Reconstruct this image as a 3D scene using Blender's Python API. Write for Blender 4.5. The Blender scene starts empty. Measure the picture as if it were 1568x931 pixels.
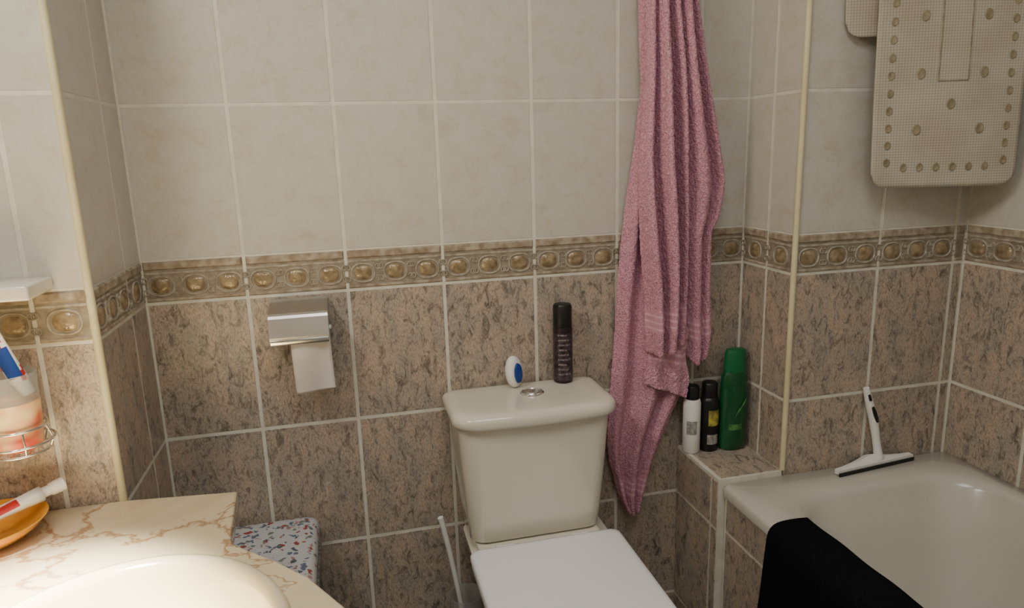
import bpy, bmesh, math, random
from mathutils import Vector, Matrix
random.seed(7)
COL=bpy.context.collection
pi=math.pi

# ------------------------------------------------------------------ helpers
def srgb(r,g,b):
    f=lambda c:(c/255/12.92) if c/255<=.04045 else ((c/255+.055)/1.055)**2.4
    return (f(r),f(g),f(b),1)
def newmat(name):
    m=bpy.data.materials.new(name); m.use_nodes=True
    nt=m.node_tree; b=nt.nodes['Principled BSDF']
    return m,nt,b
def N(nt,t,**kw):
    n=nt.nodes.new(t)
    for k,v in kw.items():
        if k.startswith('i_'):
            n.inputs[k[2:].replace('_',' ')].default_value=v
        else: setattr(n,k,v)
    return n
def ramp(nt,fac,stops):
    r=nt.nodes.new('ShaderNodeValToRGB'); e=r.color_ramp.elements
    while len(e)<len(stops): e.new(.5)
    for k,(p,c) in enumerate(stops): e[k].position=p; e[k].color=c
    nt.links.new(fac,r.inputs[0]); return r
def mat(name,col,rough=.5,metal=0,col2=None,scale=20,detail=4,bump=0,bscale=60,coat=0,trans=0,ior=1.45,coord='Object',sheen=0,spec=.5):
    m,nt,b=newmat(name)
    b.inputs['Roughness'].default_value=rough; b.inputs['Metallic'].default_value=metal
    b.inputs['Coat Weight'].default_value=coat; b.inputs['Transmission Weight'].default_value=trans
    b.inputs['IOR'].default_value=ior; b.inputs['Sheen Weight'].default_value=sheen; b.inputs['Specular IOR Level'].default_value=spec
    tc=N(nt,'ShaderNodeTexCoord')
    if col2 is None: col2=tuple(c*.93 for c in col[:3])+(1,)
    n=N(nt,'ShaderNodeTexNoise',i_Scale=scale,i_Detail=detail)
    nt.links.new(tc.outputs[coord],n.inputs['Vector'])
    r=ramp(nt,n.outputs['Fac'],[(.35,col),(.65,col2)])
    nt.links.new(r.outputs[0],b.inputs['Base Color'])
    if bump:
        n2=N(nt,'ShaderNodeTexNoise',i_Scale=bscale,i_Detail=2)
        nt.links.new(tc.outputs[coord],n2.inputs['Vector'])
        bp=N(nt,'ShaderNodeBump',i_Strength=bump,i_Distance=.002)
        nt.links.new(n2.outputs['Fac'],bp.inputs['Height']); nt.links.new(bp.outputs[0],b.inputs['Normal'])
    return m
def empty(name,loc=(0,0,0)):
    e=bpy.data.objects.new(name,None); COL.objects.link(e); e.location=loc; e.empty_display_size=.05; return e
def mesh(name,verts,faces,mats,parent=None,mi=None,smooth=False,uvs=None,auto=None):
    me=bpy.data.meshes.new(name); me.from_pydata([tuple(v) for v in verts],[],faces)
    if not isinstance(mats,(list,tuple)): mats=[mats]
    for m in mats: me.materials.append(m)
    if mi: 
        for p,k in zip(me.polygons,mi): p.material_index=k
    if uvs:
        l=me.uv_layers.new(name='UVMap')
        for lp in me.loops: l.data[lp.index].uv=uvs[lp.vertex_index]
    if smooth:
        for p in me.polygons: p.use_smooth=True
    o=bpy.data.objects.new(name,me); COL.objects.link(o)
    if parent: o.parent=parent
    return o
def fixn(o):
    bm=bmesh.new(); bm.from_mesh(o.data); bmesh.ops.recalc_face_normals(bm,faces=bm.faces); bm.to_mesh(o.data); bm.free(); return o
def mod(o,t,**kw):
    m=o.modifiers.new(t,t)
    for k,v in kw.items(): setattr(m,k,v)
    return m
def sharp(o,ang=35):
    for p in o.data.polygons: p.use_smooth=True
    bm=bmesh.new(); bm.from_mesh(o.data)
    for e in bm.edges:
        if len(e.link_faces)==2 and e.calc_face_angle(0)>math.radians(ang): e.smooth=False
    bm.to_mesh(o.data); bm.free(); return o
def box(name,lo,hi,m,parent=None,bev=0,seg=3):
    x0,y0,z0=lo;x1,y1,z1=hi
    v=[(x0,y0,z0),(x1,y0,z0),(x1,y1,z0),(x0,y1,z0),(x0,y0,z1),(x1,y0,z1),(x1,y1,z1),(x0,y1,z1)]
    f=[(0,3,2,1),(4,5,6,7),(0,1,5,4),(1,2,6,5),(2,3,7,6),(3,0,4,7)]
    o=mesh(name,v,f,m,parent)
    if bev: mod(o,'BEVEL',width=bev,segments=seg); 
    for p in o.data.polygons: p.use_smooth=bool(bev)
    return o
def rr(cx,cy,hx,hy,rad,k=8,es=6):
    """rounded rectangle, ccw from +x+y corner. rad: float or (++,-+,--,+-)"""
    if not isinstance(rad,(tuple,list)): rad=(rad,)*4
    cs=[(1,1,0),(-1,1,90),(-1,-1,180),(1,-1,270)]; arcs=[]
    for (sx,sy,a0),r in zip(cs,rad):
        r=min(r,hx*.999,hy*.999)
        ox=cx+sx*(hx-r); oy=cy+sy*(hy-r)
        arcs.append([(ox+r*math.cos(math.radians(a0+90*i/k)),oy+r*math.sin(math.radians(a0+90*i/k))) for i in range(k+1)])
    pts=[]
    for i in range(4):
        pts+=arcs[i]; a=arcs[i][-1]; b=arcs[(i+1)%4][0]
        for j in range(1,es): pts.append((a[0]+(b[0]-a[0])*j/es,a[1]+(b[1]-a[1])*j/es))
    return pts
def loft(name,rings,m,parent=None,cap0=True,cap1=True,ang=40,mi=None):
    """rings: list of (pts2d,z)"""
    n=len(rings[0][0]); v=[];f=[]
    for pts,z in rings: v+=[(p[0],p[1],z) for p in pts]
    idx=[]
    for i in range(len(rings)-1):
        for j in range(n):
            f.append((i*n+j,i*n+(j+1)%n,(i+1)*n+(j+1)%n,(i+1)*n+j)); idx.append(mi[i] if mi else 0)
    if cap0: f.append(tuple(reversed(range(n)))); idx.append(mi[0] if mi else 0)
    if cap1: f.append(tuple(range((len(rings)-1)*n,len(rings)*n))); idx.append(mi[-1] if mi else 0)
    o=mesh(name,v,f,m,parent,mi=idx); fixn(o); return sharp(o,ang)
def lathe(name,prof,c,m,parent=None,seg=40,sy=1,mi=None,ang=40,caps=True,rot=None):
    rings=[([(r*math.cos(2*pi*j/seg),r*sy*math.sin(2*pi*j/seg)) for j in range(seg)],z) for r,z in prof]
    o=loft(name,rings,m,parent,caps,caps,ang,mi); o.location=c
    if rot: o.rotation_euler=rot
    return o
def tube(name,pts,r,m,parent=None,cyc=False,seg=10,poly=False):
    cu=bpy.data.curves.new(name,'CURVE'); cu.dimensions='3D'; cu.bevel_depth=1 if isinstance(r,(list,tuple)) else r; cu.bevel_resolution=4; cu.use_fill_caps=True
    s=cu.splines.new('POLY' if poly else 'NURBS'); s.points.add(len(pts)-1)
    for i,p in enumerate(pts):
        s.points[i].co=(*p,1)
        if isinstance(r,(list,tuple)): s.points[i].radius=r[i]
    s.use_cyclic_u=cyc
    if not poly: s.order_u=min(4,len(pts)); s.use_endpoint_u=not cyc; s.resolution_u=8
    cu.materials.append(m)
    o=bpy.data.objects.new(name,cu); COL.objects.link(o)
    bpy.context.view_layer.update()
    me=bpy.data.meshes.new_from_object(o.evaluated_get(bpy.context.evaluated_depsgraph_get()))
    bpy.data.objects.remove(o); o=bpy.data.objects.new(name,me); COL.objects.link(o)
    for p in me.polygons: p.use_smooth=True
    if parent: o.parent=parent
    return o
def circ(c,r,n=32,axis='z',ry=None):
    ry=ry or r; out=[]
    for i in range(n):
        a=2*pi*i/n; p=(r*math.cos(a),ry*math.sin(a))
        out.append((c[0]+p[0],c[1]+p[1],c[2]) if axis=='z' else (c[0]+p[0],c[1],c[2]+p[1]))
    return out

# ------------------------------------------------------------------ materials
def tile_light():
    m,nt,b=newmat('light_tile'); uv=N(nt,'ShaderNodeUVMap')
    n1=N(nt,'ShaderNodeTexNoise',i_Scale=22,i_Detail=9,i_Roughness=.72,i_Distortion=.5); nt.links.new(uv.outputs[0],n1.inputs['Vector'])
    r=ramp(nt,n1.outputs['Fac'],[(.3,srgb(200,198,192)),(.52,srgb(196,192,183)),(.66,srgb(190,182,165)),(.78,srgb(176,165,142))])
    n2=N(nt,'ShaderNodeTexNoise',i_Scale=160,i_Detail=3); nt.links.new(uv.outputs[0],n2.inputs['Vector'])
    r2=ramp(nt,n2.outputs['Fac'],[(.35,(.95,.945,.93,1)),(.6,(1,1,1,1))])
    mx=N(nt,'ShaderNodeMix',data_type='RGBA',blend_type='MULTIPLY'); mx.inputs[0].default_value=1
    nt.links.new(r.outputs[0],mx.inputs[6]); nt.links.new(r2.outputs[0],mx.inputs[7]); nt.links.new(mx.outputs[2],b.inputs['Base Color'])
    b.inputs['Roughness'].default_value=.32
    bp=N(nt,'ShaderNodeBump',i_Strength=.06,i_Distance=.002); nt.links.new(n1.outputs['Fac'],bp.inputs['Height']); nt.links.new(bp.outputs[0],b.inputs['Normal'])
    return m
def tile_dark():
    m,nt,b=newmat('granite_tile'); uv=N(nt,'ShaderNodeUVMap')
    mp=N(nt,'ShaderNodeMapping'); mp.inputs['Rotation'].default_value=(0,0,math.radians(32)); mp.inputs['Scale'].default_value=(2.2,1,1)
    nt.links.new(uv.outputs[0],mp.inputs[0])
    n1=N(nt,'ShaderNodeTexNoise',i_Scale=26,i_Detail=10,i_Roughness=.80,i_Distortion=1.0); nt.links.new(mp.outputs[0],n1.inputs['Vector'])
    r=ramp(nt,n1.outputs['Fac'],[(.33,srgb(88,82,76)),(.43,srgb(144,134,123)),(.51,srgb(186,177,164)),(.58,srgb(182,163,145)),(.70,srgb(218,212,202))])
    n2=N(nt,'ShaderNodeTexNoise',i_Scale=130,i_Detail=5,i_Roughness=.85); nt.links.new(mp.outputs[0],n2.inputs['Vector'])
    r2=ramp(nt,n2.outputs['Fac'],[(.37,(.28,.27,.27,1)),(.46,(.84,.82,.80,1)),(.56,(1.0,1,1,1)),(.66,(1.28,1.27,1.24,1))])
    mx=N(nt,'ShaderNodeMix',data_type='RGBA',blend_type='MULTIPLY'); mx.inputs[0].default_value=.9
    nt.links.new(r.outputs[0],mx.inputs[6]); nt.links.new(r2.outputs[0],mx.inputs[7])
    n3=N(nt,'ShaderNodeTexNoise',i_Scale=9,i_Detail=3); nt.links.new(mp.outputs[0],n3.inputs['Vector'])
    r3=ramp(nt,n3.outputs['Fac'],[(.35,(.86,.88,.89,1)),(.65,(1.09,1.01,.95,1))])
    mx2=N(nt,'ShaderNodeMix',data_type='RGBA',blend_type='MULTIPLY'); mx2.inputs[0].default_value=1
    nt.links.new(mx.outputs[2],mx2.inputs[6]); nt.links.new(r3.outputs[0],mx2.inputs[7])
    nt.links.new(mx2.outputs[2],b.inputs['Base Color'])
    b.inputs['Roughness'].default_value=.33
    bp=N(nt,'ShaderNodeBump',i_Strength=.2,i_Distance=.0015); nt.links.new(n1.outputs['Fac'],bp.inputs['Height']); nt.links.new(bp.outputs[0],b.inputs['Normal'])
    return m
M_light=tile_light(); M_dark=tile_dark()
M_grout=mat('grout',srgb(218,215,202),.85,col2=srgb(206,201,186),scale=30)
M_border=mat('border_glaze',srgb(156,146,130),.25,col2=srgb(128,117,100),scale=55,bump=.4,bscale=90)
M_band=mat('border_band',srgb(178,166,146),.25,col2=srgb(136,120,100),scale=50,bump=.4,bscale=120)
M_relief=mat('border_relief',srgb(180,172,156),.25,col2=srgb(148,137,119),scale=70,bump=.3,bscale=120)
M_gold=mat('border_gold',srgb(168,150,118),.18,metal=.12,col2=srgb(126,108,80),scale=70,bump=.8,bscale=130)
M_trim=mat('trim_plastic',srgb(214,206,170),.5,col2=srgb(204,194,152),scale=8)
M_plaster=mat('plaster',srgb(215,210,200),.9,bump=.1)
M_floor=mat('floor_tile',srgb(120,108,94),.4,col2=srgb(95,85,74),scale=25)
M_ceram=mat('ceramic',srgb(222,217,201),.16,col2=srgb(218,212,195),scale=3,coat=.4)
M_seat=mat('seat_plastic',srgb(240,240,240),.22,col2=srgb(236,236,236),scale=3)
M_tub=mat('tub_enamel',srgb(200,197,186),.2,col2=srgb(195,191,180),scale=3,coat=.3)
M_chrome=mat('chrome',(.75,.75,.74,1),.15,1)
M_steel=mat('brushed_steel',srgb(205,202,200),.3,.95,bump=.06,bscale=200)
M_paper=mat('toilet_paper',srgb(216,209,205),.95,col2=srgb(208,201,197),bump=.4,bscale=120)
M_white=mat('white_plastic',srgb(235,234,228),.35)
M_black=mat('black_plastic',srgb(22,22,24),.35)
M_blue=mat('blue_plastic',srgb(30,70,150),.35)
M_red=mat('red_print',srgb(190,40,34),.4)
M_dgreen=mat('green_plastic',srgb(14,84,46),.28,col2=srgb(10,70,38),coat=.3)
M_capgreen=mat('cap_green',srgb(20,104,62),.35)
M_lgreen=mat('label_green',srgb(90,150,80),.4,col2=srgb(40,90,50),scale=60)
M_yel=mat('yellow_label',srgb(190,180,70),.4,col2=srgb(120,110,60),scale=80)
M_grey=mat('grey_label',srgb(170,168,160),.5,col2=srgb(120,118,112),scale=120)
M_can=mat('can_print',srgb(46,36,42),.3,metal=.2,col2=srgb(84,70,78),scale=110,detail=2)
M_canb=mat('can_dark',srgb(46,34,40),.3,metal=.2)
M_canp=mat('can_lettering',srgb(150,136,140),.4,col2=srgb(70,56,64),scale=220)
M_dish=mat('amber_glass',srgb(236,170,50),.15,col2=srgb(226,150,34),coat=.5)
M_black_cloth=mat('black_terry',srgb(20,22,26),1,col2=srgb(11,12,16),scale=300,bump=1,bscale=500,spec=.1)
M_wicker=mat('grey_weave',srgb(140,136,128),.8,col2=srgb(96,93,86),scale=120,bump=1,bscale=200)

def towel_mat():
    m,nt,b=newmat('pink_terry'); tc=N(nt,'ShaderNodeTexCoord'); uv=N(nt,'ShaderNodeUVMap')
    v=N(nt,'ShaderNodeTexNoise',i_Scale=260,i_Detail=3,i_Roughness=.7); nt.links.new(tc.outputs['Object'],v.inputs['Vector'])
    r=ramp(nt,v.outputs['Fac'],[(.3,srgb(164,110,128)),(.5,srgb(202,146,162)),(.68,srgb(226,180,192))])
    sp=N(nt,'ShaderNodeSeparateXYZ'); nt.links.new(uv.outputs[0],sp.inputs[0])
    a=N(nt,'ShaderNodeMath',operation='COMPARE'); a.inputs[1].default_value=.080; a.inputs[2].default_value=.026; nt.links.new(sp.outputs[1],a.inputs[0])
    w=N(nt,'ShaderNodeMath',operation='MULTIPLY'); w.inputs[1].default_value=420; nt.links.new(sp.outputs[1],w.inputs[0])
    s=N(nt,'ShaderNodeMath',operation='SINE'); nt.links.new(w.outputs[0],s.inputs[0])
    r2=ramp(nt,s.outputs[0],[(.2,srgb(202,148,164)),(.8,srgb(218,172,184))])
    mx=N(nt,'ShaderNodeMix',data_type='RGBA'); nt.links.new(a.outputs[0],mx.inputs[0]); nt.links.new(r.outputs[0],mx.inputs[6]); nt.links.new(r2.outputs[0],mx.inputs[7])
    nt.links.new(mx.outputs[2],b.inputs['Base Color'])
    b.inputs['Roughness'].default_value=1; b.inputs['Specular IOR Level'].default_value=.1; b.inputs['Sheen Weight'].default_value=.1
    v2=N(nt,'ShaderNodeTexVoronoi',i_Scale=300); nt.links.new(tc.outputs['Object'],v2.inputs['Vector'])
    ad=N(nt,'ShaderNodeMath',operation='ADD'); nt.links.new(v.outputs['Fac'],ad.inputs[0]); nt.links.new(v2.outputs['Distance'],ad.inputs[1])
    st=N(nt,'ShaderNodeMath',operation='MULTIPLY_ADD'); st.inputs[1].default_value=-.55; st.inputs[2].default_value=.7; nt.links.new(a.outputs[0],st.inputs[0])
    bp=N(nt,'ShaderNodeBump',i_Distance=.003); nt.links.new(st.outputs[0],bp.inputs['Strength']); nt.links.new(ad.outputs[0],bp.inputs['Height']); nt.links.new(bp.outputs[0],b.inputs['Normal'])
    return m
M_towel=towel_mat()
def marble():
    m,nt,b=newmat('cream_marble'); tc=N(nt,'ShaderNodeTexCoord')
    n=N(nt,'ShaderNodeTexNoise',i_Scale=2.8,i_Detail=8,i_Roughness=.6,i_Distortion=1.5); nt.links.new(tc.outputs['Object'],n.inputs['Vector'])
    r=ramp(nt,n.outputs['Fac'],[(.3,srgb(204,190,156)),(.472,srgb(208,193,160)),(.498,srgb(162,124,86)),(.518,srgb(208,193,160)),(.75,srgb(188,164,128))])
    nt.links.new(r.outputs[0],b.inputs['Base Color']); b.inputs['Roughness'].default_value=.12
    return m
M_marble=marble()
def floral():
    m,nt,b=newmat('floral_cloth'); tc=N(nt,'ShaderNodeTexCoord')
    ns=N(nt,'ShaderNodeTexNoise',i_Scale=70,i_Detail=2); nt.links.new(tc.outputs['Object'],ns.inputs['Vector'])
    vm=N(nt,'ShaderNodeMix',data_type='RGBA',blend_type='LINEAR_LIGHT'); vm.inputs[0].default_value=.015; nt.links.new(tc.outputs['Object'],vm.inputs[6]); nt.links.new(ns.outputs['Color'],vm.inputs[7])
    v=N(nt,'ShaderNodeTexVoronoi',i_Scale=66,i_Randomness=1); nt.links.new(vm.outputs[2],v.inputs['Vector'])
    r=ramp(nt,v.outputs['Distance'],[(.0,(1,1,1,1)),(.36,(1,1,1,1)),(.46,(0,0,0,1))])
    sc=N(nt,'ShaderNodeSeparateColor'); nt.links.new(v.outputs['Color'],sc.inputs[0])
    c=ramp(nt,sc.outputs[0],[(0,srgb(150,66,60)),(.20,srgb(92,104,126)),(.40,srgb(196,195,192)),(.58,srgb(112,120,110)),(.75,srgb(166,124,116)),(.88,srgb(84,88,98))]); c.color_ramp.interpolation='CONSTANT'
    mx=N(nt,'ShaderNodeMix',data_type='RGBA'); nt.links.new(r.outputs[0],mx.inputs[0]); mx.inputs[6].default_value=srgb(188,190,190); nt.links.new(c.outputs[0],mx.inputs[7])
    nt.links.new(mx.outputs[2],b.inputs['Base Color']); b.inputs['Roughness'].default_value=.8
    return m
M_floral=floral()
def matmat():
    m,nt,b=newmat('mat_weave'); uv=N(nt,'ShaderNodeUVMap')
    mp=N(nt,'ShaderNodeMapping'); mp.inputs['Rotation'].default_value=(0,0,math.radians(45)); nt.links.new(uv.outputs[0],mp.inputs[0])
    ch=N(nt,'ShaderNodeTexChecker',i_Scale=260); nt.links.new(mp.outputs[0],ch.inputs['Vector'])
    n=N(nt,'ShaderNodeTexNoise',i_Scale=9,i_Detail=3); nt.links.new(uv.outputs[0],n.inputs['Vector'])
    r=ramp(nt,n.outputs['Fac'],[(.35,srgb(194,188,174)),(.7,srgb(180,171,152))])
    r2=ramp(nt,ch.outputs['Fac'],[(0,(.66,.64,.61,1)),(1,(1,1,1,1))])
    mx=N(nt,'ShaderNodeMix',data_type='RGBA',blend_type='MULTIPLY'); mx.inputs[0].default_value=.8
    nt.links.new(r.outputs[0],mx.inputs[6]); nt.links.new(r2.outputs[0],mx.inputs[7]); nt.links.new(mx.outputs[2],b.inputs['Base Color']); b.inputs['Roughness'].default_value=.75
    bp=N(nt,'ShaderNodeBump',i_Strength=.6,i_Distance=.002); nt.links.new(ch.outputs['Fac'],bp.inputs['Height']); nt.links.new(bp.outputs[0],b.inputs['Normal'])
    return m
M_mat=matmat()
M_cup=mat('suction_cup',srgb(156,144,118),.45,col2=srgb(128,116,92),scale=60)
def glass(name,col,rough=.1):
    m,nt,b=newmat(name); b.inputs['Base Color'].default_value=col; b.inputs['Roughness'].default_value=rough
    b.inputs['Transmission Weight'].default_value=.85; b.inputs['IOR'].default_value=1.2; return m
M_frost=glass('frosted_plastic',(.85,.86,.85,1),.25)

# ------------------------------------------------------------------ tiled walls
ROWS=[(0,.121,'d'),(.121,.4145,'d'),(.4145,.708,'d'),(.708,1.001,'d'),(1.001,1.0865,'b'),(1.0865,1.387,'w'),(1.387,1.6835,'w'),(1.6835,1.98,'w'),(1.98,2.28,'w'),(2.28,2.4,'w')]
def wall(name,O,U,Nn,joints,rows=ROWS,thick=.1,gap=.0034,ext=(0,0)):
    O=Vector(O);U=Vector(U);Nn=Vector(Nn);Zv=Vector((0,0,1))
    V=[];F=[];MI=[];UV=[]
    P=lambda u,z,n:O+U*u+Zv*z+Nn*n
    def add(vs,fs,k,uvs=None):
        b=len(V); V.extend(vs); UV.extend(uvs or [(0,0)]*len(vs))
        for f in fs: F.append(tuple(b+i for i in f)); MI.append(k)
    def slab(u0,u1,z0,z1,n0,n1,k,ch=.0011,off=(0,0)):
        c=min(ch,(u1-u0)/3)
        pts=[(u0,z0,n0),(u1,z0,n0),(u1,z1,n0),(u0,z1,n0),(u0,z0,n1-c),(u1,z0,n1-c),(u1,z1,n1-c),(u0,z1,n1-c),(u0+c,z0+c,n1),(u1-c,z0+c,n1),(u1-c,z1-c,n1),(u0+c,z1-c,n1)]
        fs=[(8,9,10,11)]
        for i in range(4):
            j=(i+1)%4; fs.append((i,j,4+j,4+i)); fs.append((4+i,4+j,8+j,8+i))
        add([P(*p) for p in pts],fs,k,[(p[0]+off[0],p[1]+off[1]) for p in pts])
    z0=rows[0][0]; z1=rows[-1][1]
    a,bb=joints[0]-ext[0],joints[-1]+ext[1]
    g0=-.0008
    c=[P(a,z0,-thick),P(bb,z0,-thick),P(bb,z1,-thick),P(a,z1,-thick),P(a,z0,g0),P(bb,z0,g0),P(bb,z1,g0),P(a,z1,g0)]
    add(c,[(3,2,1,0),(4,5,6,7),(0,1,5,4),(1,2,6,5),(2,3,7,6),(3,0,4,7)],3)
    def sup(a,p=3.2):
        c,s=math.cos(a),math.sin(a); k=(abs(c)**p+abs(s)**p)**(-1/p); return c*k,s*k
    for (r0,r1,t) in rows:
        for j in range(len(joints)-1):
            u0,u1=joints[j]+gap,joints[j+1]-gap
            if u1-u0<.004: continue
            off=(random.uniform(0,40),random.uniform(0,40))
            gz=gap*.85
            if t=='w': slab(u0,u1,r0+gz,r1-gz,-.003,0,0,off=off)
            elif t=='d': slab(u0,u1,r0+gap,r1-gap,-.003,0,1,off=off)
            else:
                slab(u0,u1,r0+.003,r1-.001,-.003,-.0002,2,.0005)
                slab(u0,u1,r1-.018,r1-.001,-.002,.003,4,.003); slab(u0,u1,r1-.027,r1-.022,-.002,.001,5,.001)
                slab(u0,u1,r0+.003,r0+.010,-.002,.002,4,.002)
                w=joints[j+1]-joints[j]
                if w<.05: continue
                n=max(1,round(w/.068)); zc=(r0+.011+r1-.027)/2
                for i in range(n):
                    uc=joints[j]+w*(i+.5)/n
                    rx=min(.0185,w/n*.29); rz=.0155
                    seg=24; vs=[P(uc,zc,.0042)]
                    for q,(sc,h) in enumerate([(.45,.0038),(.8,.0025),(1,-.0005)]):
                        vs+=[P(uc+rx*sc*sup(2*pi*s/seg,2.8)[0],zc+rz*sc*sup(2*pi*s/seg,2.8)[1],h) for s in range(seg)]
                    fs=[(0,1+s,1+(s+1)%seg) for s in range(seg)]
                    for q in range(2): fs+=[(1+q*seg+s,1+(q+1)*seg+s,1+(q+1)*seg+(s+1)%seg,1+q*seg+(s+1)%seg) for s in range(seg)]
                    add(vs,fs,6)
                    def ring(uc,zc,ax,az,t,p=2):
                        vs=[]
                        for s in range(seg):
                            c_,s_=sup(2*pi*s/seg,p)
                            for (d,h) in [(-t,-.0005),(-t*.4,.0018),(t*.4,.0018),(t,-.0005)]:
                                vs.append(P(uc+(ax+d)*c_,zc+(az+d)*s_,h))
                        fs=[]
                        for s in range(seg):
                            for q in range(3):
                                fs.append((s*4+q,s*4+q+1,((s+1)%seg)*4+q+1,((s+1)%seg)*4+q))
                        add(vs,fs,5)
                    ring(uc,zc,min(.0245,w/n*.38),.0198,.0022,2.5)
                    for sgn in (-1,1):
                        ul=uc+sgn*(w/n/2-.0032)
                        for dz in (-.0125,.0125): ring(ul,zc+dz,.0052,.0052,.0014)
    o=mesh(name,V,F,[M_light,M_dark,M_border,M_grout,M_band,M_relief,M_gold],mi=MI,uvs=UV)
    fixn(o)
    for p in o.data.polygons: p.use_smooth=(p.material_index==6)
    return o
LX=-.66; RY=-2.3
wall('wall_back',(0,0,0),(1,0,0),(0,-1,0),[-.403,-.2085,-.005,.2025,.4115,.6105,.8145,.941],ext=(.03,.03))
wall('wall_left_return',(-.403,0,0),(0,-1,0),(1,0,0),[0,.10,.29],thick=.04,ext=(.03,-.004))
wall('wall_left_front',(0,-.29,0),(1,0,0),(0,-1,0),[-.66,-.489,-.403],thick=.04,ext=(.03,-.004))
wall('wall_right_return',(.941,0,0),(0,-1,0),(-1,0,0),[0,.10,.20],thick=.04,ext=(.03,-.004))
wall('wall_right_front',(0,-.20,0),(1,0,0),(0,-1,0),[.941,1.157,1.361,1.39],thick=.04,ext=(-.004,.03))
wall('wall_right',(1.39,0,0),(0,-1,0),(-1,0,0),[.20,.40,.60,.80,1.0,1.2,1.4,1.6,1.8,2.0,2.3],ext=(.03,.05))
wall('wall_left',(LX,0,0),(0,-1,0),(1,0,0),[.29,.49,.69,.89,1.09,1.29,1.49,1.69,1.89,2.1,2.3],ext=(.03,.05))
box('wall_front',(LX-.1,RY-.1,0),(1.49,RY,2.4),M_plaster)
box('floor',(LX-.1,RY-.1,-.1),(1.49,.1,0),M_floor)
box('ceiling',(LX-.1,RY-.1,2.4),(1.49,.1,2.5),M_plaster)
def bead(name,x,y,z0):
    rings=[([(x+.0065*math.cos(2*pi*j/16),y+.0065*math.sin(2*pi*j/16)) for j in range(16)],z) for z in (z0,2.4)]
    return loft(name,rings,M_trim)
bead('trim_1',-.405,-.288,0); bead('trim_2',.943,-.198,.54)

# ------------------------------------------------------------------ tiled ledge + tub panel
def tileset(name,quads,lo,hi):
    V=[];F=[];MI=[];UV=[]
    x0,y0,z0=lo;x1,y1,z1=hi
    V+=[(x0,y0,z0),(x1,y0,z0),(x1,y1,z0),(x0,y1,z0),(x0,y0,z1),(x1,y0,z1),(x1,y1,z1),(x0,y1,z1)]; UV+=[(0,0)]*8
    F+=[(0,3,2,1),(4,5,6,7),(0,1,5,4),(1,2,6,5),(2,3,7,6),(3,0,4,7)]; MI+=[1]*6
    for O,U,W_,Nn,u0,u1,v0,v1 in quads:
        O=Vector(O);U=Vector(U);W_=Vector(W_);Nn=Vector(Nn); b=len(V); g=.003;c=.001;h=.0015
        u0+=g;u1-=g;v0+=g;v1-=g; off=(random.uniform(0,40),random.uniform(0,40))
        for (a,d,n) in [(u0,v0,-.001),(u1,v0,-.001),(u1,v1,-.001),(u0,v1,-.001),(u0,v0,h-c),(u1,v0,h-c),(u1,v1,h-c),(u0,v1,h-c),(u0+c,v0+c,h),(u1-c,v0+c,h),(u1-c,v1-c,h),(u0+c,v1-c,h)]:
            V.append(tuple(O+U*a+W_*d+Nn*n)); UV.append((a+off[0],d+off[1]))
        F.append((b+8,b+9,b+10,b+11)); MI.append(0)
        for i in range(4):
            j=(i+1)%4; F.append((b+i,b+j,b+4+j,b+4+i)); F.append((b+4+i,b+4+j,b+8+j,b+8+i)); MI+=[0,0]
    return fixn(mesh(name,V,F,[M_dark,M_grout],mi=MI,uvs=UV))
LZ=.5385
q=[((0,0,LZ),(1,0,0),(0,-1,0),(0,0,1),.785,.941,.002,.198)]
for (a,b_) in [(0,.172),(.172,.202)]:
    for (v0,v1) in [(0,.121),(.121,.4145),(.4145,LZ-.004)]:
        q.append(((.778,0,0),(0,-1,0),(0,0,1),(-1,0,0),a,b_,v0,v1))
tileset('tiled_ledge',q,(.778,-.2015,0),(.940,-.001,LZ))
q=[]
js=[.209,.375,.575,.775,.975,1.175,1.375,1.575,1.75]
for i in range(len(js)-1):
    for (v0,v1) in [(0,.121),(.121,.4145),(.4145,.498)]:
        q.append(((.795,0,0),(0,-1,0),(0,0,1),(-1,0,0),js[i],js[i+1],v0,v1))
tileset('bathtub_panel',q,(.795,-1.75,0),(.815,-.205,.498))

# ------------------------------------------------------------------ bathtub
tub=empty('bathtub')
def R2(x0,x1,y0,y1,r): return rr((x0+x1)/2,(y0+y1)/2,(x1-x0)/2,(y1-y0)/2,r,k=8,es=8)
TZ=.53
rings=[(R2(.80,1.386,-1.75,-.212,.01),.50),(R2(.786,1.388,-1.755,-.204,.012),.502),(R2(.784,1.389,-1.757,-.2035,.014),.522),(R2(.790,1.387,-1.75,-.208,.016),TZ),
 (R2(.868,1.350,-1.68,-.292,.10),TZ+.001),(R2(.876,1.344,-1.672,-.300,.105),TZ-.004),(R2(.884,1.338,-1.664,-.310,.11),TZ-.018),(R2(.90,1.325,-1.62,-.345,.12),.40),(R2(.925,1.30,-1.55,-.40,.12),.22),
 (R2(.95,1.275,-1.50,-.45,.12),.165),(R2(1.0,1.22,-1.42,-.53,.09),.15)]
o=loft('tub_body',rings,M_tub,tub,cap0=False,cap1=True,ang=75)

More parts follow.
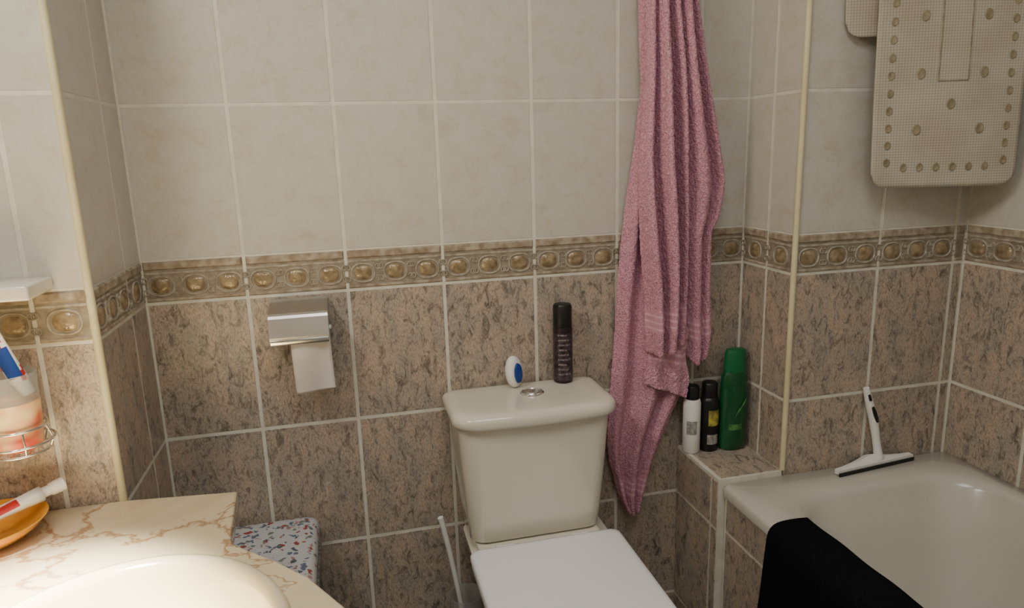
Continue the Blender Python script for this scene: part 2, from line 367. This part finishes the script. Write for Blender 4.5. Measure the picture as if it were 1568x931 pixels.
# ------------------------------------------------------------------ toilet
toi=empty('toilet')
def body(z,x0,x1,yf,r=.035): return (rr((x0+x1)/2,(yf-.012)/2,(x1-x0)/2,abs(yf+.012)/2,(.01,.01,r,r)),z)
loft('cistern',[body(.445,.222,.502,-.155),body(.452,.214,.510,-.165),body(.50,.211,.514,-.172),body(.60,.203,.522,-.178),body(.73,.195,.530,-.184)],M_ceram,toi,ang=50)
def lidr(z,e,r=.045):
    pts=rr(.363,-.100,.181+e,.096+e,(.02,.02,r,r),k=8,es=10)
    out=[]
    for x,y in pts:
        if y<-.1: y-= .012*max(0,1-((x-.363)/.19)**2)
        out.append((x,min(y,-.003)))
    return (out,z)
loft('cistern_lid',[lidr(.722,-.012),lidr(.725,-.004),lidr(.731,0),lidr(.744,0),lidr(.751,-.004),lidr(.7555,-.012),lidr(.757,-.022),lidr(.7565,-.05,.03)],M_ceram,toi,ang=60)
lathe('flush_button',[(.027,0),(.027,.003),(.024,.006),(.0225,.0045),(.012,.0055),(.002,.006)],(.373,-.095,.756),M_chrome,toi,sy=.8)
lathe('flush_button_half',[(.018,0),(.017,.002),(.002,.0025)],(.373,-.095,.7605),M_chrome,toi,sy=.75)
def bw(z,hx,yb,yf,rb=.04,rf=.15): return (rr(.372,(yb+yf)/2,hx,abs(yb-yf)/2,(rb,rb,min(rf,hx*.98),min(rf,hx*.98))),z)
loft('bowl',[bw(0,.105,-.12,-.46,.03,.10),bw(.03,.100,-.12,-.455,.03,.10),bw(.16,.097,-.12,-.45,.03,.10),bw(.27,.108,-.12,-.50,.03,.12),bw(.33,.135,-.06,-.565,.03,.15),bw(.39,.155,-.02,-.61,.03,.16),bw(.425,.160,-.02,-.62,.03,.16)],M_ceram,toi,ang=50)
loft('bowl_deck',[(rr(.363,-.10,.135,.088,.02),.42),(rr(.363,-.10,.138,.088,.02),.446)],M_ceram,toi)
def st(z,e,y0=-.188,y1=-.655): return (rr(.3695,(y0+y1)/2,.169-e,abs(y0-y1)/2-e,(.02,.02,.15,.15),k=10),z)
loft('seat_ring',[st(.425,.006),st(.427,.002),st(.437,.002),st(.439,.004)],M_seat,toi)
loft('seat_lid',[st(.440,.004),st(.442,0),st(.450,0),st(.455,.003),st(.4575,.010),st(.458,.02)],M_seat,toi,ang=60)
for i,x in enumerate((.28,.45)): tube('hinge_%d'%i,[(x-.02,-.187,.446),(x+.02,-.187,.446)],.008,M_seat,toi,poly=True)

# ------------------------------------------------------------------ pink towel
FZ=bpy.data.textures.new('terry_fuzz','CLOUDS'); FZ.noise_scale=.006; FZ.noise_depth=2
def resamp(L,n):
    d=[0]
    for a,b in zip(L,L[1:]): d.append(d[-1]+math.dist(a,b))
    out=[]
    for i in range(n):
        t=d[-1]*i/(n-1); k=0
        while k<len(d)-2 and d[k+1]<t: k+=1
        f=(t-d[k])/max(1e-6,d[k+1]-d[k]); out.append((L[k][0]+(L[k+1][0]-L[k][0])*f,L[k][1]+(L[k+1][1]-L[k][1])*f))
    for _ in range(3):
        out=[out[0]]+[((out[i-1][0]+2*out[i][0]+out[i+1][0])/4,(out[i-1][1]+2*out[i][1]+out[i+1][1])/4) for i in range(1,n-1)]+[out[-1]]
    return out
def drape(name,L,R,y0,amp,folds,parent,nu=80,nv=130,seed=0,hem=0):
    """folds: list of (s position, width, height) ridges running down the cloth"""
    L=resamp(L,nv);R=resamp(R,nv);V=[];UV=[];F=[]
    rnd=random.Random(seed); ph=[rnd.uniform(0,6) for _ in folds]; k2=rnd.uniform(0,6)
    H=L[0][1]-L[-1][1]
    for j in range(nv):
        t=j/(nv-1)
        for i in range(nu):
            s=i/(nu-1)
            x=L[j][0]*(1-s)+R[j][0]*s; z=L[j][1]*(1-s)+R[j][1]*s
            z-=hem*math.sin(pi*s)*max(0,t-.8)*5
            h=0
            for (c,w,a),p in zip(folds,ph):
                cc=c+.06*math.sin(t*4+p); ww=w*(1+.25*math.sin(t*3+p*2))
                h+= (a*(.8+.25*math.sin(t*5+p))*math.exp(-((s-cc)/ww)**2))**3
            h=h**(1/3)
            edge=min(s,1-s)/.08
            if edge<1: h*=edge**.5
            y=y0-amp*h
            x+=.003*math.sin(7*t+5*s+k2)
            V.append((x,min(y,-.012),z)); UV.append((s*.3,(1-t)*H))
    for j in range(nv-1):
        for i in range(nu-1):
            a=j*nu+i; F.append((a,a+1,a+nu+1,a+nu))
    o=mesh(name,V,F,M_towel,parent,smooth=True,uvs=UV)
    mod(o,'SOLIDIFY',thickness=.007,offset=0); mod(o,'SUBSURF',levels=1,render_levels=1)
    mod(o,'DISPLACE',texture=FZ,strength=.0055,mid_level=.5,texture_coords='LOCAL')
    return o
tw=empty('pink_towel')
drape('towel_back_fold',[(.695,1.86),(.668,1.75),(.648,1.62),(.650,1.584),(.653,1.506),(.660,1.413),(.647,1.289),(.622,1.132),(.608,1.0),(.597,.846),(.585,.720),(.576,.60),(.580,.54),(.596,.484),(.612,.42),(.632,.390)],
 [(.735,1.86),(.75,1.75),(.745,1.586),(.745,1.171),(.750,.9),(.765,.80),(.780,.72),(.776,.69),(.736,.61),(.712,.557),(.682,.474),(.656,.395)],-.020,.040,[(.15,.10,.85),(.45,.12,1),(.76,.10,.8)],tw,seed=1,hem=.006)
drape('towel_side_fold',[(.71,1.86),(.71,1.75),(.716,1.58),(.730,1.314),(.740,1.025),(.752,.870),(.768,.790)],
 [(.745,1.86),(.765,1.75),(.769,1.581),(.790,1.449),(.822,1.312),(.852,1.197),(.842,1.124),(.822,1.09),(.828,.98),(.838,.832),(.826,.790)],-.040,.054,[(.38,.17,1),(.84,.10,.6)],tw,seed=2,hem=.022)
drape('towel_front_fold',[(.70,1.86),(.67,1.75),(.648,1.58),(.649,1.448),(.640,1.247),(.648,1.062),(.658,.958),(.660,.812)],
 [(.73,1.86),(.735,1.75),(.724,1.578),(.734,1.448),(.740,1.244),(.751,1.026),(.754,.874),(.752,.830)],-.056,.056,[(.13,.11,.85),(.50,.14,1.0),(.88,.09,.75)],tw,seed=5,hem=.010)
drape('towel_inner_fold',[(.68,.86),(.665,.80),(.658,.75),(.66,.735)],[(.77,.86),(.764,.80),(.772,.735),(.768,.685)],-.056,.016,[(.3,.15,1),(.75,.12,.8)],tw,nv=30,seed=7)
hk=empty('towel_hook'); lathe('plate',[(.018,0),(.018,.006),(.012,.009)],(.715,-.0005,1.89),M_chrome,hk,rot=(pi/2,0,0))
tube('hook',[(.715,-.005,1.89),(.715,-.05,1.88),(.715,-.08,1.85),(.715,-.10,1.86),(.715,-.105,1.885)],.005,M_chrome,hk)

# ------------------------------------------------------------------ bath mat hung over a rail
bm_=empty('bath_mat')
def matpt(s,z,off=0):
    xl=1.080-(z-1.19)*.045; xr=1.360
    x=xl+(xr-xl)*s; y=-.236-.074*s-off+.004*math.sin(s*5+z*6)
    return (x,y,z)
def matsheet(name,zb,zt,s0,s1,off,rad,n=44,m=60):
    V=[];F=[];UV=[]
    W_=(s1-s0)*.285
    for j in range(m):
        f=j/(m-1)
        for i in range(n):
            q=i/(n-1); 
            ww=W_; e=min(q,1-q)*ww
            z=zb+f*(zt-zb)
            if e<rad:
                lift=rad-math.sqrt(max(0,rad*rad-(rad-e)**2)); z=zb+lift+(zt-zb-lift)*f
            p=matpt(s0+(s1-s0)*q,z,off); V.append(p); UV.append((q*ww,z))
    for j in range(m-1):
        for i in range(n-1):
            a=j*n+i; F.append((a,a+1,a+n+1,a+n))
    o=mesh(name,V,F,M_mat,bm_,smooth=True,uvs=UV); mod(o,'SOLIDIFY',thickness=.006,offset=0); return o
matsheet('mat_front',1.183,1.73,0,1,.014,.03)
matsheet('mat_back_flap',1.488,1.73,-.15,.78,-.012,.03)
V=[];F=[]
n=24;k=10
for i in range(n):
    s=i/(n-1); a=matpt(s,1.73,.014); b=matpt(s*.97-.15*(1-s),1.73,-.012)
    for j in range(k+1):
        t=pi*j/k; mid=[(a[q]+b[q])/2 for q in range(3)]; h=[(a[q]-b[q])/2 for q in range(3)]
        V.append((mid[0]+h[0]*math.cos(t),mid[1]+h[1]*math.cos(t),1.73+.013*math.sin(t)))
for i in range(n-1):
    for j in range(k): a=i*(k+1)+j; F.append((a,a+1,a+k+2,a+k+1))
o=mesh('mat_top_fold',V,F,M_mat,bm_,smooth=True,uvs=[(v[0],v[1]*3) for v in V]); mod(o,'SOLIDIFY',thickness=.006,offset=0)
V=[];F=[]
def cup(s,z,r=.0075):
    nn=(Vector(matpt(s,z+.01,0))-Vector(matpt(s,z-.01,0))).cross(Vector(matpt(s+.01,z,0))-Vector(matpt(s-.01,z,0))).normalized()
    if nn.y>0: nn=-nn
    c=Vector(matpt(s,z,.014))+nn*.0034; seg=18; b=len(V)
    U=(Vector(matpt(s+.01,z,.0175))-Vector(matpt(s,z,.0175))).normalized(); W2=nn.cross(U)
    for (sc,h) in [(1.15,-.0006),(1.05,.0013),(.85,.0013),(.65,.0004),(.2,.0003)]:
        for q in range(seg):
            a=2*pi*q/seg; V.append(tuple(c+U*(r*sc*.88*math.cos(a))+W2*(r*sc*1.15*math.sin(a))+nn*h))
    for w in range(4):
        for q in range(seg): F.append((b+w*seg+q,b+w*seg+(q+1)%seg,b+(w+1)*seg+(q+1)%seg,b+(w+1)*seg+q))
    F.append(tuple(b+4*seg+q for q in range(seg)))
for i in range(15):
    z=1.235+i*.0345
    cup(.10,z,.0068); cup(.90,z,.0068)
for s in (.22,.33,.44,.55,.66,.77): cup(s,1.224,.0068)
for z in (1.300,1.41,1.52,1.63):
    cup(.29,z,.0085); cup(.71,z,.0085)
cup(.5,1.35,.0085)
fixn(mesh('suction_cups',V,F,M_cup,bm_,smooth=True))
def strip(pts):
    for i in range(len(pts)-1):
        (s0,z0),(s1,z1)=pts[i],pts[i+1]; V=[];F=[];k=16
        for j in range(k+1):
            f=j/k; s=s0+(s1-s0)*f; z=z0+(z1-z0)*f
            ds,dz=(.006,0) if s0==s1 else (0,.0017)
            V+=[matpt(s-ds,z-dz,.0168),matpt(s-ds*.4,z-dz*.4,.0185),matpt(s+ds*.4,z+dz*.4,.0185),matpt(s+ds,z+dz,.0168)]
        for j in range(k):
            for q in range(3): a=j*4+q; F.append((a,a+1,a+5,a+4))
        mesh('mat_panel_line_%d'%i,V,F,M_cup,bm_,smooth=True)
strip([(.40,1.72),(.40,1.395),(.60,1.395),(.60,1.72)])
tube('hanging_rail',[(1.00,-.205,1.725),(1.05,-.230,1.725),(1.386,-.310,1.725)],.007,M_chrome,bm_,poly=True)  # unseen rail and its flange, separate from the mat but grouped under it
lathe('rail_flange',[(.022,0),(.022,.004),(.012,.008)],(1.389,-.3105,1.725),M_chrome,bm_,rot=(0,-pi/2,0))

# ------------------------------------------------------------------ toilet paper holder
tp=empty('toilet_paper_holder')
prof=[(-.002,.992),(-.074,.975),(-.080,.972),(-.083,.967),(-.091,.930),(-.091,.922)]
V=[];F=[];x0,x1=-.164,-.050
for y,z in prof: V+=[(x0,y,z),(x1,y,z)]
for i in range(len(prof)-1): F.append((2*i,2*i+1,2*i+3,2*i+2))
o=mesh('cover',V,F,M_steel,tp); mod(o,'SOLIDIFY',thickness=.0018,offset=0); 
box('lip',(x0,-.0945,.915),(x1,-.089,.926),M_chrome,tp,.001)
box('back_plate',(x0,-.003,.90),(x1,-.0005,.992),M_steel,tp,.001)
for i,x in enumerate((x0-.001,x1-.002)):
    V=[(x,y,z) for y,z in prof]+[(x,-.06,.925),(x,-.04,.90),(x,-.002,.90)]; V+=[(a+.003,b,c) for a,b,c in V]; k=len(V)//2
    F=[tuple(range(k)),tuple(range(2*k-1,k-1,-1))]+[(a,(a+1)%k,k+(a+1)%k,k+a) for a in range(k)]
    fixn(mesh('cheek_%d'%i,V,F,M_steel,tp))
tube('spindle',[(x0-.003,-.05,.935),(x1+.005,-.05,.935)],.005,M_white,tp,poly=True)
lathe('roll',[(.010,-.047),(.028,-.047),(.028,.047),(.010,.047)],(-.105,-.05,.937),M_paper,tp,rot=(0,pi/2,0))
V=[];F=[];n=12;m_=24
for j in range(m_):
    t=j/(m_-1); z=.955-(.955-.803)*t
    for i in range(n):
        s=i/(n-1); y=-.078-.006*math.sin(t*3+s*2)-.003*math.sin(s*6)+ (0.004*t)
        V.append((-.127+.078*s+.003*t,y,z+ (.004*s if j==m_-1 else 0)))
for j in range(m_-1):
    for i in range(n-1): a=j*n+i; F.append((a,a+1,a+n+1,a+n))
o=mesh('hanging_sheet',V,F,M_paper,tp,smooth=True); mod(o,'SOLIDIFY',thickness=.001)

# ------------------------------------------------------------------ things on the cistern
CZ=.7575
can=empty('spray_can',(0,0,0))
lathe('can_body',[(.019,0),(.0222,.002),(.0225,.006),(.0225,.118),(.0225,.1185),(.0225,.126),(.0205,.132)],(.464,-.037,CZ),[M_canb,M_can],can,mi=[0,0,1,0,0,0])
lathe('can_cap',[(.0215,0),(.0215,.048),(.019,.053),(.010,.0545)],(.464,-.037,CZ+.130),M_black,can)
def curved(nm,c,r,z0,z1,a0,a1,m,par,sy=1,n=14):
    V=[];F=[]
    for i in range(n):
        a=math.radians(a0+(a1-a0)*i/(n-1)); 
        for z in (z0,z1): V.append((c[0]+r*math.cos(a),c[1]+r*sy*math.sin(a),c[2]+z))
    for i in range(n-1): F.append((2*i,2*i+2,2*i+3,2*i+1))
    return mesh(nm,V,F,m,par,smooth=True)
for k in range(9):
    curved('can_print_%d'%k,(.464,-.037,CZ),.0229,.02+k*.0115,.024+k*.0115,-135,-60-(k%3)*12,M_canp,can)
af=empty('air_freshener')
o=lathe('shell',[(.002,-.011),(.016,-.010),(.0215,-.006),(.023,0),(.0215,.006),(.016,.010),(.002,.011)],(.345,-.045,CZ+.037),M_white,af,rot=(pi/2-.1,0,math.radians(35))); o.scale=(.98,1.6,1.2)
o=lathe('blue_face',[(.0145,0),(.0135,.003),(.002,.0035)],(.3515,-.0565,CZ+.036),M_blue,af,rot=(pi/2-.1,0,math.radians(35))); o.scale=(.85,1.6,1.2)

# ------------------------------------------------------------------ bottles on the ledge
BZ=LZ+.002
wb=empty('white_bottle'); wc=(.792,-.043,BZ)
lathe('bottle_body',[(.019,0),(.0215,.003),(.0215,.128),(.019,.136),(.010,.141)],wc,M_white,wb)
lathe('bottle_cap',[(.0165,.138),(.0165,.168),(.015,.171),(.006,.172)],wc,M_black,wb)
label=curved
label('label',wc,.0218,.05,.085,-150,-80,M_grey,wb)
bb=empty('black_bottle'); bc=(.8385,-.043,BZ)
lathe('bottle_body',[(.021,0),(.0235,.003),(.0235,.128),(.020,.138),(.012,.143)],bc,M_black,bb)
lathe('bottle_cap',[(.019,.140),(.019,.172),(.017,.175),(.006,.176)],bc,M_black,bb)
label('label',bc,.0238,.068,.108,-120,-40,M_yel,bb); label('label_low',bc,.0238,.02,.045,-125,-50,M_grey,bb)
gb=empty('green_shampoo_bottle'); gc=(.898,-.055,BZ)
lathe('bottle_body',[(.030,0),(.035,.004),(.036,.03),(.036,.168),(.034,.190),(.028,.201)],gc,M_dgreen,gb,sy=.6)
lathe('bottle_cap',[(.029,.201),(.0295,.206),(.027,.249),(.024,.256),(.01,.259)],gc,M_capgreen,gb,sy=.62)
label('label',gc,.0363,.03,.16,-150,-30,M_dgreen,gb,sy=.6)
for i in range(6):
    a=math.radians(-100+i*7); c=Vector((gc[0]+.0368*math.cos(a),gc[1]+.0368*.6*math.sin(a)-.001,gc[2]+.085+i*.006))
    V=[c+Vector((-.003,0,0)),c+Vector((.006,0,.012)),c+Vector((.012,0,.030)),c+Vector((.002,0,.014))]
    mesh('leaf_%d'%i,V,[(0,1,2,3)],M_lgreen,gb)
label('label_text',gc,.0366,.055,.070,-125,-70,M_lgreen,gb,sy=.6)

# ------------------------------------------------------------------ squeegee
sq=empty('shower_squeegee')
A=Vector((1.052,-.240,TZ)); B=Vector((1.277,-.216,TZ)); D=(B-A).normalized(); Pn=Vector((D.y,-D.x,0))
def bar(name,a,b,d0,d1,z0,z1,m,bev=.002):
    V=[]
    for z in (z0,z1):
        for (p,d) in ((a,d0),(b,d0),(b,d1),(a,d1)): V.append(tuple(p+Pn*d+Vector((0,0,z))))
    o=mesh(name,V,[(3,2,1,0),(4,5,6,7),(0,1,5,4),(1,2,6,5),(2,3,7,6),(3,0,4,7)],m,sq); fixn(o); mod(o,'BEVEL',width=bev,segments=2); return o
bar('rubber_blade',A,B,.012,.016,.001,.009,M_black,.0005)
V=[]; F=[]; n=20
for i in range(n):
    s=i/(n-1); p=A.lerp(B,s); w=.012+.022*(1-abs(2*s-1))**1.5; h=.014+.016*(1-abs(2*s-1))**1.5
    for (d,z) in ((.012,.006),(.012,.015),(.012-w*.5,h),(.012-w,.010+h*.4),(.012-w,.004)): V.append(tuple(p+Pn*d+Vector((0,0,z))))
for i in range(n-1):
    for k in range(5): a=i*5+k; b=i*5+(k+1)%5; F.append((a,b,b+5,a+5))
F+= [tuple(range(5)),tuple(range((n-1)*5,n*5))]
fixn(mesh('blade_holder',V,F,M_white,sq,smooth=False))
hp=[(1.182,-.226,.548),(1.177,-.222,.58),(1.172,-.217,.62),(1.165,-.214,.655),(1.152,-.213,.69),(1.143,-.212,.722)]
tube('handle',hp,[.011,.008,.010,.0105,.0095,.007],M_white,sq)
tube('handle_grip',[(1.170,-.2255,.640),(1.163,-.2245,.660),(1.156,-.2235,.678)],[.003,.006,.003],M_black,sq)
tube('handle_grip_top',[(1.150,-.2215,.694),(1.146,-.220,.708)],[.0035,.003],M_black,sq,poly=True)

# ------------------------------------------------------------------ black towel on the rim
V=[];F=[];UV=[]
prof=[(.862,.5365),(.84,.5375),(.81,.5375),(.79,.537),(.779,.533),(.774,.52),(.772,.49),(.771,.45),(.770,.40),(.768,.35),(.767,.30),(.766,.24)]
pr=resamp(prof,40); n=60
for i in range(n):
    s=i/(n-1)
    for j,(x,z) in enumerate(pr):
        t=j/39; y=-.405-.42*s+ .028*max(0,t-.3)*(1-s)
        hang=max(0,t-.35)
        V.append((x-.010*hang*(1+math.sin(s*14+t*2)),y+.006*math.sin(z*15),z+(.0012*(1+math.sin(s*20+x*40)) if hang==0 else 0)))
        UV.append((s,t))
for i in range(n-1):
    for j in range(39): a=i*40+j; F.append((a,a+1,a+41,a+40))
o=mesh('black_towel',V,F,M_black_cloth,smooth=True,uvs=UV); mod(o,'SOLIDIFY',thickness=.005,offset=0)

# ------------------------------------------------------------------ toilet brush
br=empty('toilet_brush'); c=(.208,-.070,0)
lathe('holder',[(.030,.001),(.034,.004),(.036,.12),(.039,.268),(.0405,.272),(.0385,.272),(.0355,.26),(.033,.12),(.031,.008)],c,M_frost,br,caps=False)
lathe('holder_base',[(.034,0),(.036,.003),(.034,.012)],c,M_white,br)
tube('handle',[(.157,-.075,.478),(.166,-.075,.44),(.19,-.072,.30),(.205,-.070,.16)],[.0068,.006,.006,.006],M_white,br)
lathe('bristles',[(.012,.02),(.026,.03),(.028,.09),(.020,.13),(.008,.16)],c,mat('bristle',srgb(225,225,220),.9,bump=1,bscale=300),br)

# ------------------------------------------------------------------ laundry basket with floral lid
lb=empty('laundry_basket')
def bx(z,e,r=.025): return (rr(-.2535,-.150,.143-e,.138-e,r),z+.008)
loft('basket_body',[bx(-.008,.010),bx(.005,.006),bx(.452,.003)],M_wicker,lb)
loft('padded_lid',[bx(.448,.004),bx(.452,-.001),bx(.475,-.002),bx(.485,.002),bx(.491,.012),bx(.493,.03),bx(.494,.08)],M_floral,lb,ang=70)
tube('lid_piping',[(p[0],p[1],.461) for p in bx(0,-.002)[0]],.004,M_wicker,lb,cyc=True,poly=True)
for i in range(9):
    z=.04+i*.048; tube('weave_band_%d'%i,[(p[0],p[1],z) for p in bx(0,.0045)[0]],.003,M_wicker,lb,cyc=True,poly=True)

# ------------------------------------------------------------------ washbasin counter
vn=empty('washbasin_counter')
right=[(-.222,-.318),(-.219,-.36),(-.214,-.425),(-.210,-.470),(-.204,-.492),(-.181,-.515),(-.136,-.559),(-.089,-.613),(-.041,-.693),(-.018,-.77),(-.012,-.83)]
out=[(-.655,-.296),(-.404,-.2955)]+right+[(x,-1.66-y) for x,y in reversed(right[:-1])]+[(-.655,-1.36)]
BC=(-.305,-.735); BRx,BRy=.205,.225
cu=bpy.data.curves.new('top','CURVE'); cu.dimensions='2D'; cu.fill_mode='BOTH'; cu.extrude=.012; cu.bevel_depth=.004; cu.bevel_resolution=2
def addspl(pts):
    s=cu.splines.new('POLY'); s.points.add(len(pts)-1)
    for i,p in enumerate(pts): s.points[i].co=(p[0],p[1],0,1)
    s.use_cyclic_u=True
addspl(out); addspl([(BC[0]+(BRx-.014)*math.cos(2*pi*i/64),BC[1]+(BRy-.014)*math.sin(2*pi*i/64)) for i in range(64)])
cu.materials.append(M_marble)
to=bpy.data.objects.new('tmp',cu); COL.objects.link(to); bpy.context.view_layer.update()
me=bpy.data.meshes.new_from_object(to.evaluated_get(bpy.context.evaluated_depsgraph_get())); bpy.data.objects.remove(to)
to=bpy.data.objects.new('marble_top',me); COL.objects.link(to); to.parent=vn; to.location=(0,0,.704)
sharp(to,30)
el=lambda k,z:([(BC[0]+BRx*k*math.cos(2*pi*i/64),BC[1]+BRy*k*math.sin(2*pi*i/64)) for i in range(64)],z)
M_basin=mat('basin_ceramic',srgb(222,208,174),.18,col2=srgb(218,202,166),scale=3,coat=.3)
loft('basin_bowl',[el(1.0,.720),el(1.0,.726),el(.985,.731),el(.95,.732),el(.915,.729),el(.885,.718),el(.84,.69),el(.72,.63),el(.5,.585),el(.25,.57),el(.1,.568)],M_basin,vn,cap0=False,ang=80)
lathe('drain',[(.022,0),(.022,.003),(.018,.004),(.005,.002)],(BC[0],BC[1],.568),M_chrome,vn)
tube('faucet',[(-.555,-.735,.72),(-.555,-.735,.80),(-.55,-.735,.83),(-.50,-.735,.84),(-.45,-.735,.83),(-.44,-.735,.81)],.012,M_chrome,vn)
lathe('faucet_base',[(.026,0),(.026,.01),(.018,.02)],(-.555,-.735,.72),M_chrome,vn)
box('cabinet',(-.655,-1.28,0),(-.545,-.40,.688),M_white,vn,.004)

# ------------------------------------------------------------------ items at left
ds=empty('yellow_soap_dish'); dc=(-.566,-.378,.7205)
lathe('dish',[(.030,0),(.034,.001),(.055,.008),(.072,.022),(.078,.030),(.080,.0315),(.076,.032),(.068,.024),(.052,.012),(.030,.006),(.004,.006)],dc,M_dish,ds,sy=1,ang=60)
tt=empty('toothpaste_tube')
a=Vector((-.612,-.440,.756)); b=Vector((-.500,-.345,.774))
V=[];F=[];MI=[];n=14;seg=20; ax=(b-a).normalized(); sd=ax.cross(Vector((0,0,1))).normalized(); up=sd.cross(ax)
for i in range(n):
    s=i/(n-1); w=.021*(1-s)+.013*s; h=.0015*(1-s)+.0125*s if s<.95 else .0125
    p=a.lerp(b,s)
    for q in range(seg):
        g=2*pi*q/seg; V.append(tuple(p+sd*w*math.cos(g)+up*h*math.sin(g)))
for i in range(n-1):
    for q in range(seg): F.append((i*seg+q,i*seg+(q+1)%seg,(i+1)*seg+(q+1)%seg,(i+1)*seg+q)); MI.append(1 if (4<=i<=9 and q in(1,2,3,4)) else (2 if i in(9,10) and q in (6,7) else 0))
F+=[tuple(range(seg)),tuple(range((n-1)*seg,n*seg))]; MI+=[0,0]
fixn(mesh('tube',V,F,[M_white,M_red,M_grey],tt,mi=MI,smooth=True))
tube('cap',[tuple(b),tuple(b+ax*.012),tuple(b+ax*.013),tuple(b+ax*.032)],[.0085,.0085,.0105,.0115],M_white,tt,poly=True)

sh=empty('wall_shelf')
box('shelf_board',(-.655,-.385,1.090),(-.452,-.2925,1.112),M_ceram,sh,.004)
hd=empty('toothbrush_holder')
hc=(-.508,-.362)
for k,(r,z) in enumerate(((.046,.872),(.040,.858),(.0385,.895))):
    tube('wire_ring_%d'%k,circ((hc[0],hc[1],z),r,36),.0022,M_chrome,hd,cyc=True,poly=True)
for k in range(6):
    g=2*pi*k/6; tube('wire_strut_%d'%k,[(hc[0]+.0385*math.cos(g),hc[1]+.0385*math.sin(g),.895),(hc[0]+.046*math.cos(g),hc[1]+.046*math.sin(g),.872),(hc[0]+.040*math.cos(g),hc[1]+.040*math.sin(g),.858)],.0015,M_chrome,hd,poly=True)
tube('wall_arm',[(hc[0],-.2915,.885),(hc[0],-.325,.885)],.006,M_chrome,hd,poly=True)
for k in (-1,0,1): tube('wire_floor_%d'%(k+1),[(hc[0]+k*.02,hc[1]-.035,.858),(hc[0]+k*.02,hc[1]+.035,.858)],.0015,M_chrome,hd,poly=True)
tm=empty('bathroom_tumbler')
M_tumb=mat('tumbler_print',srgb(236,214,160),.35,col2=srgb(214,84,60),scale=24,detail=1)
lathe('cup',[(.028,.0),(.031,.002),(.0345,.045),(.0355,.075)],(hc[0],hc[1],.861),M_tumb,tm)
lathe('cup_upper',[(.0355,.075),(.037,.118),(.0365,.1185),(.035,.075)],(hc[0],hc[1],.861),M_frost,tm,caps=False)
tb=empty('striped_toothpaste_tube')
a=Vector((-.492,-.362,.965)); b=Vector((-.530,-.362,1.062)); V=[];F=[];MI=[]
ax=(b-a).normalized(); sd=Vector((.95,-.3,0)).normalized(); sd=(sd-ax*sd.dot(ax)).normalized(); up=sd.cross(ax)
for i in range(n):
    s=i/(n-1); w=.013+.007*s; h=.010*(1-s)+.0015
    p=a.lerp(b,s)
    for q in range(seg): g=2*pi*q/seg; V.append(tuple(p+sd*w*math.cos(g)+up*h*math.sin(g)))
for i in range(n-1):
    for q in range(seg): F.append((i*seg+q,i*seg+(q+1)%seg,(i+1)*seg+(q+1)%seg,(i+1)*seg+q)); MI.append(1 if 1<=i<7 and q%10 in(1,2,3,4,5,6) else (2 if (q+i)%10 in (0,1) else 0))
F+=[tuple(range(seg)),tuple(range((n-1)*seg,n*seg))]; MI+=[0,0]
fixn(mesh('tube',V,F,[M_white,M_blue,M_red],tb,mi=MI,smooth=True))
tube('cap',[tuple(a),tuple(a-ax*.022)],[.011,.009],M_white,tb,poly=True)

# ------------------------------------------------------------------ lights
def area(name,loc,rot,sx,sy,p,col):
    l=bpy.data.lights.new(name,'AREA'); l.shape='RECTANGLE'; l.size=sx; l.size_y=sy; l.energy=p; l.color=col
    o=bpy.data.objects.new(name,l); COL.objects.link(o); o.location=loc; o.rotation_euler=rot; return o
area('ceiling_light',(.20,-1.45,2.38),(0,0,0),.8,.8,13,(.97,.98,1))
area('mirror_light',(-.60,-.85,1.95),(0,math.radians(-50),0),.12,.5,8,(1,.94,.84))
l=bpy.data.lights.new('basin_spot','SPOT'); l.energy=950; l.spot_size=math.radians(34); l.spot_blend=1; l.shadow_soft_size=.03; l.color=(1,.93,.78)
o=bpy.data.objects.new('basin_spot',l); COL.objects.link(o); o.location=(-.52,-.85,1.65)
dv=Vector((-.45,-.70,.72))-o.location; o.rotation_euler=dv.to_track_quat('-Z','Y').to_euler()
w=bpy.data.worlds.new('world'); bpy.context.scene.world=w; w.use_nodes=True; w.node_tree.nodes['Background'].inputs[0].default_value=(.6,.65,.7,1); w.node_tree.nodes['Background'].inputs[1].default_value=.05

# ------------------------------------------------------------------ camera
X=Vector((.9709,.0786,-.2254)).normalized(); Y=Vector((-.237,.202,-.950)); Y=(Y-X*Y.dot(X)).normalized(); Z=X.cross(Y)
cd=bpy.data.cameras.new('camera'); cd.lens=36*1058/1568; cd.sensor_width=36; cd.clip_start=.02
co=bpy.data.objects.new('camera',cd); COL.objects.link(co)
Mx=Matrix((X,Y,Z)).to_4x4(); Mx.translation=Vector((0,-1.5,1.28)); co.matrix_world=Mx
bpy.context.scene.camera=co
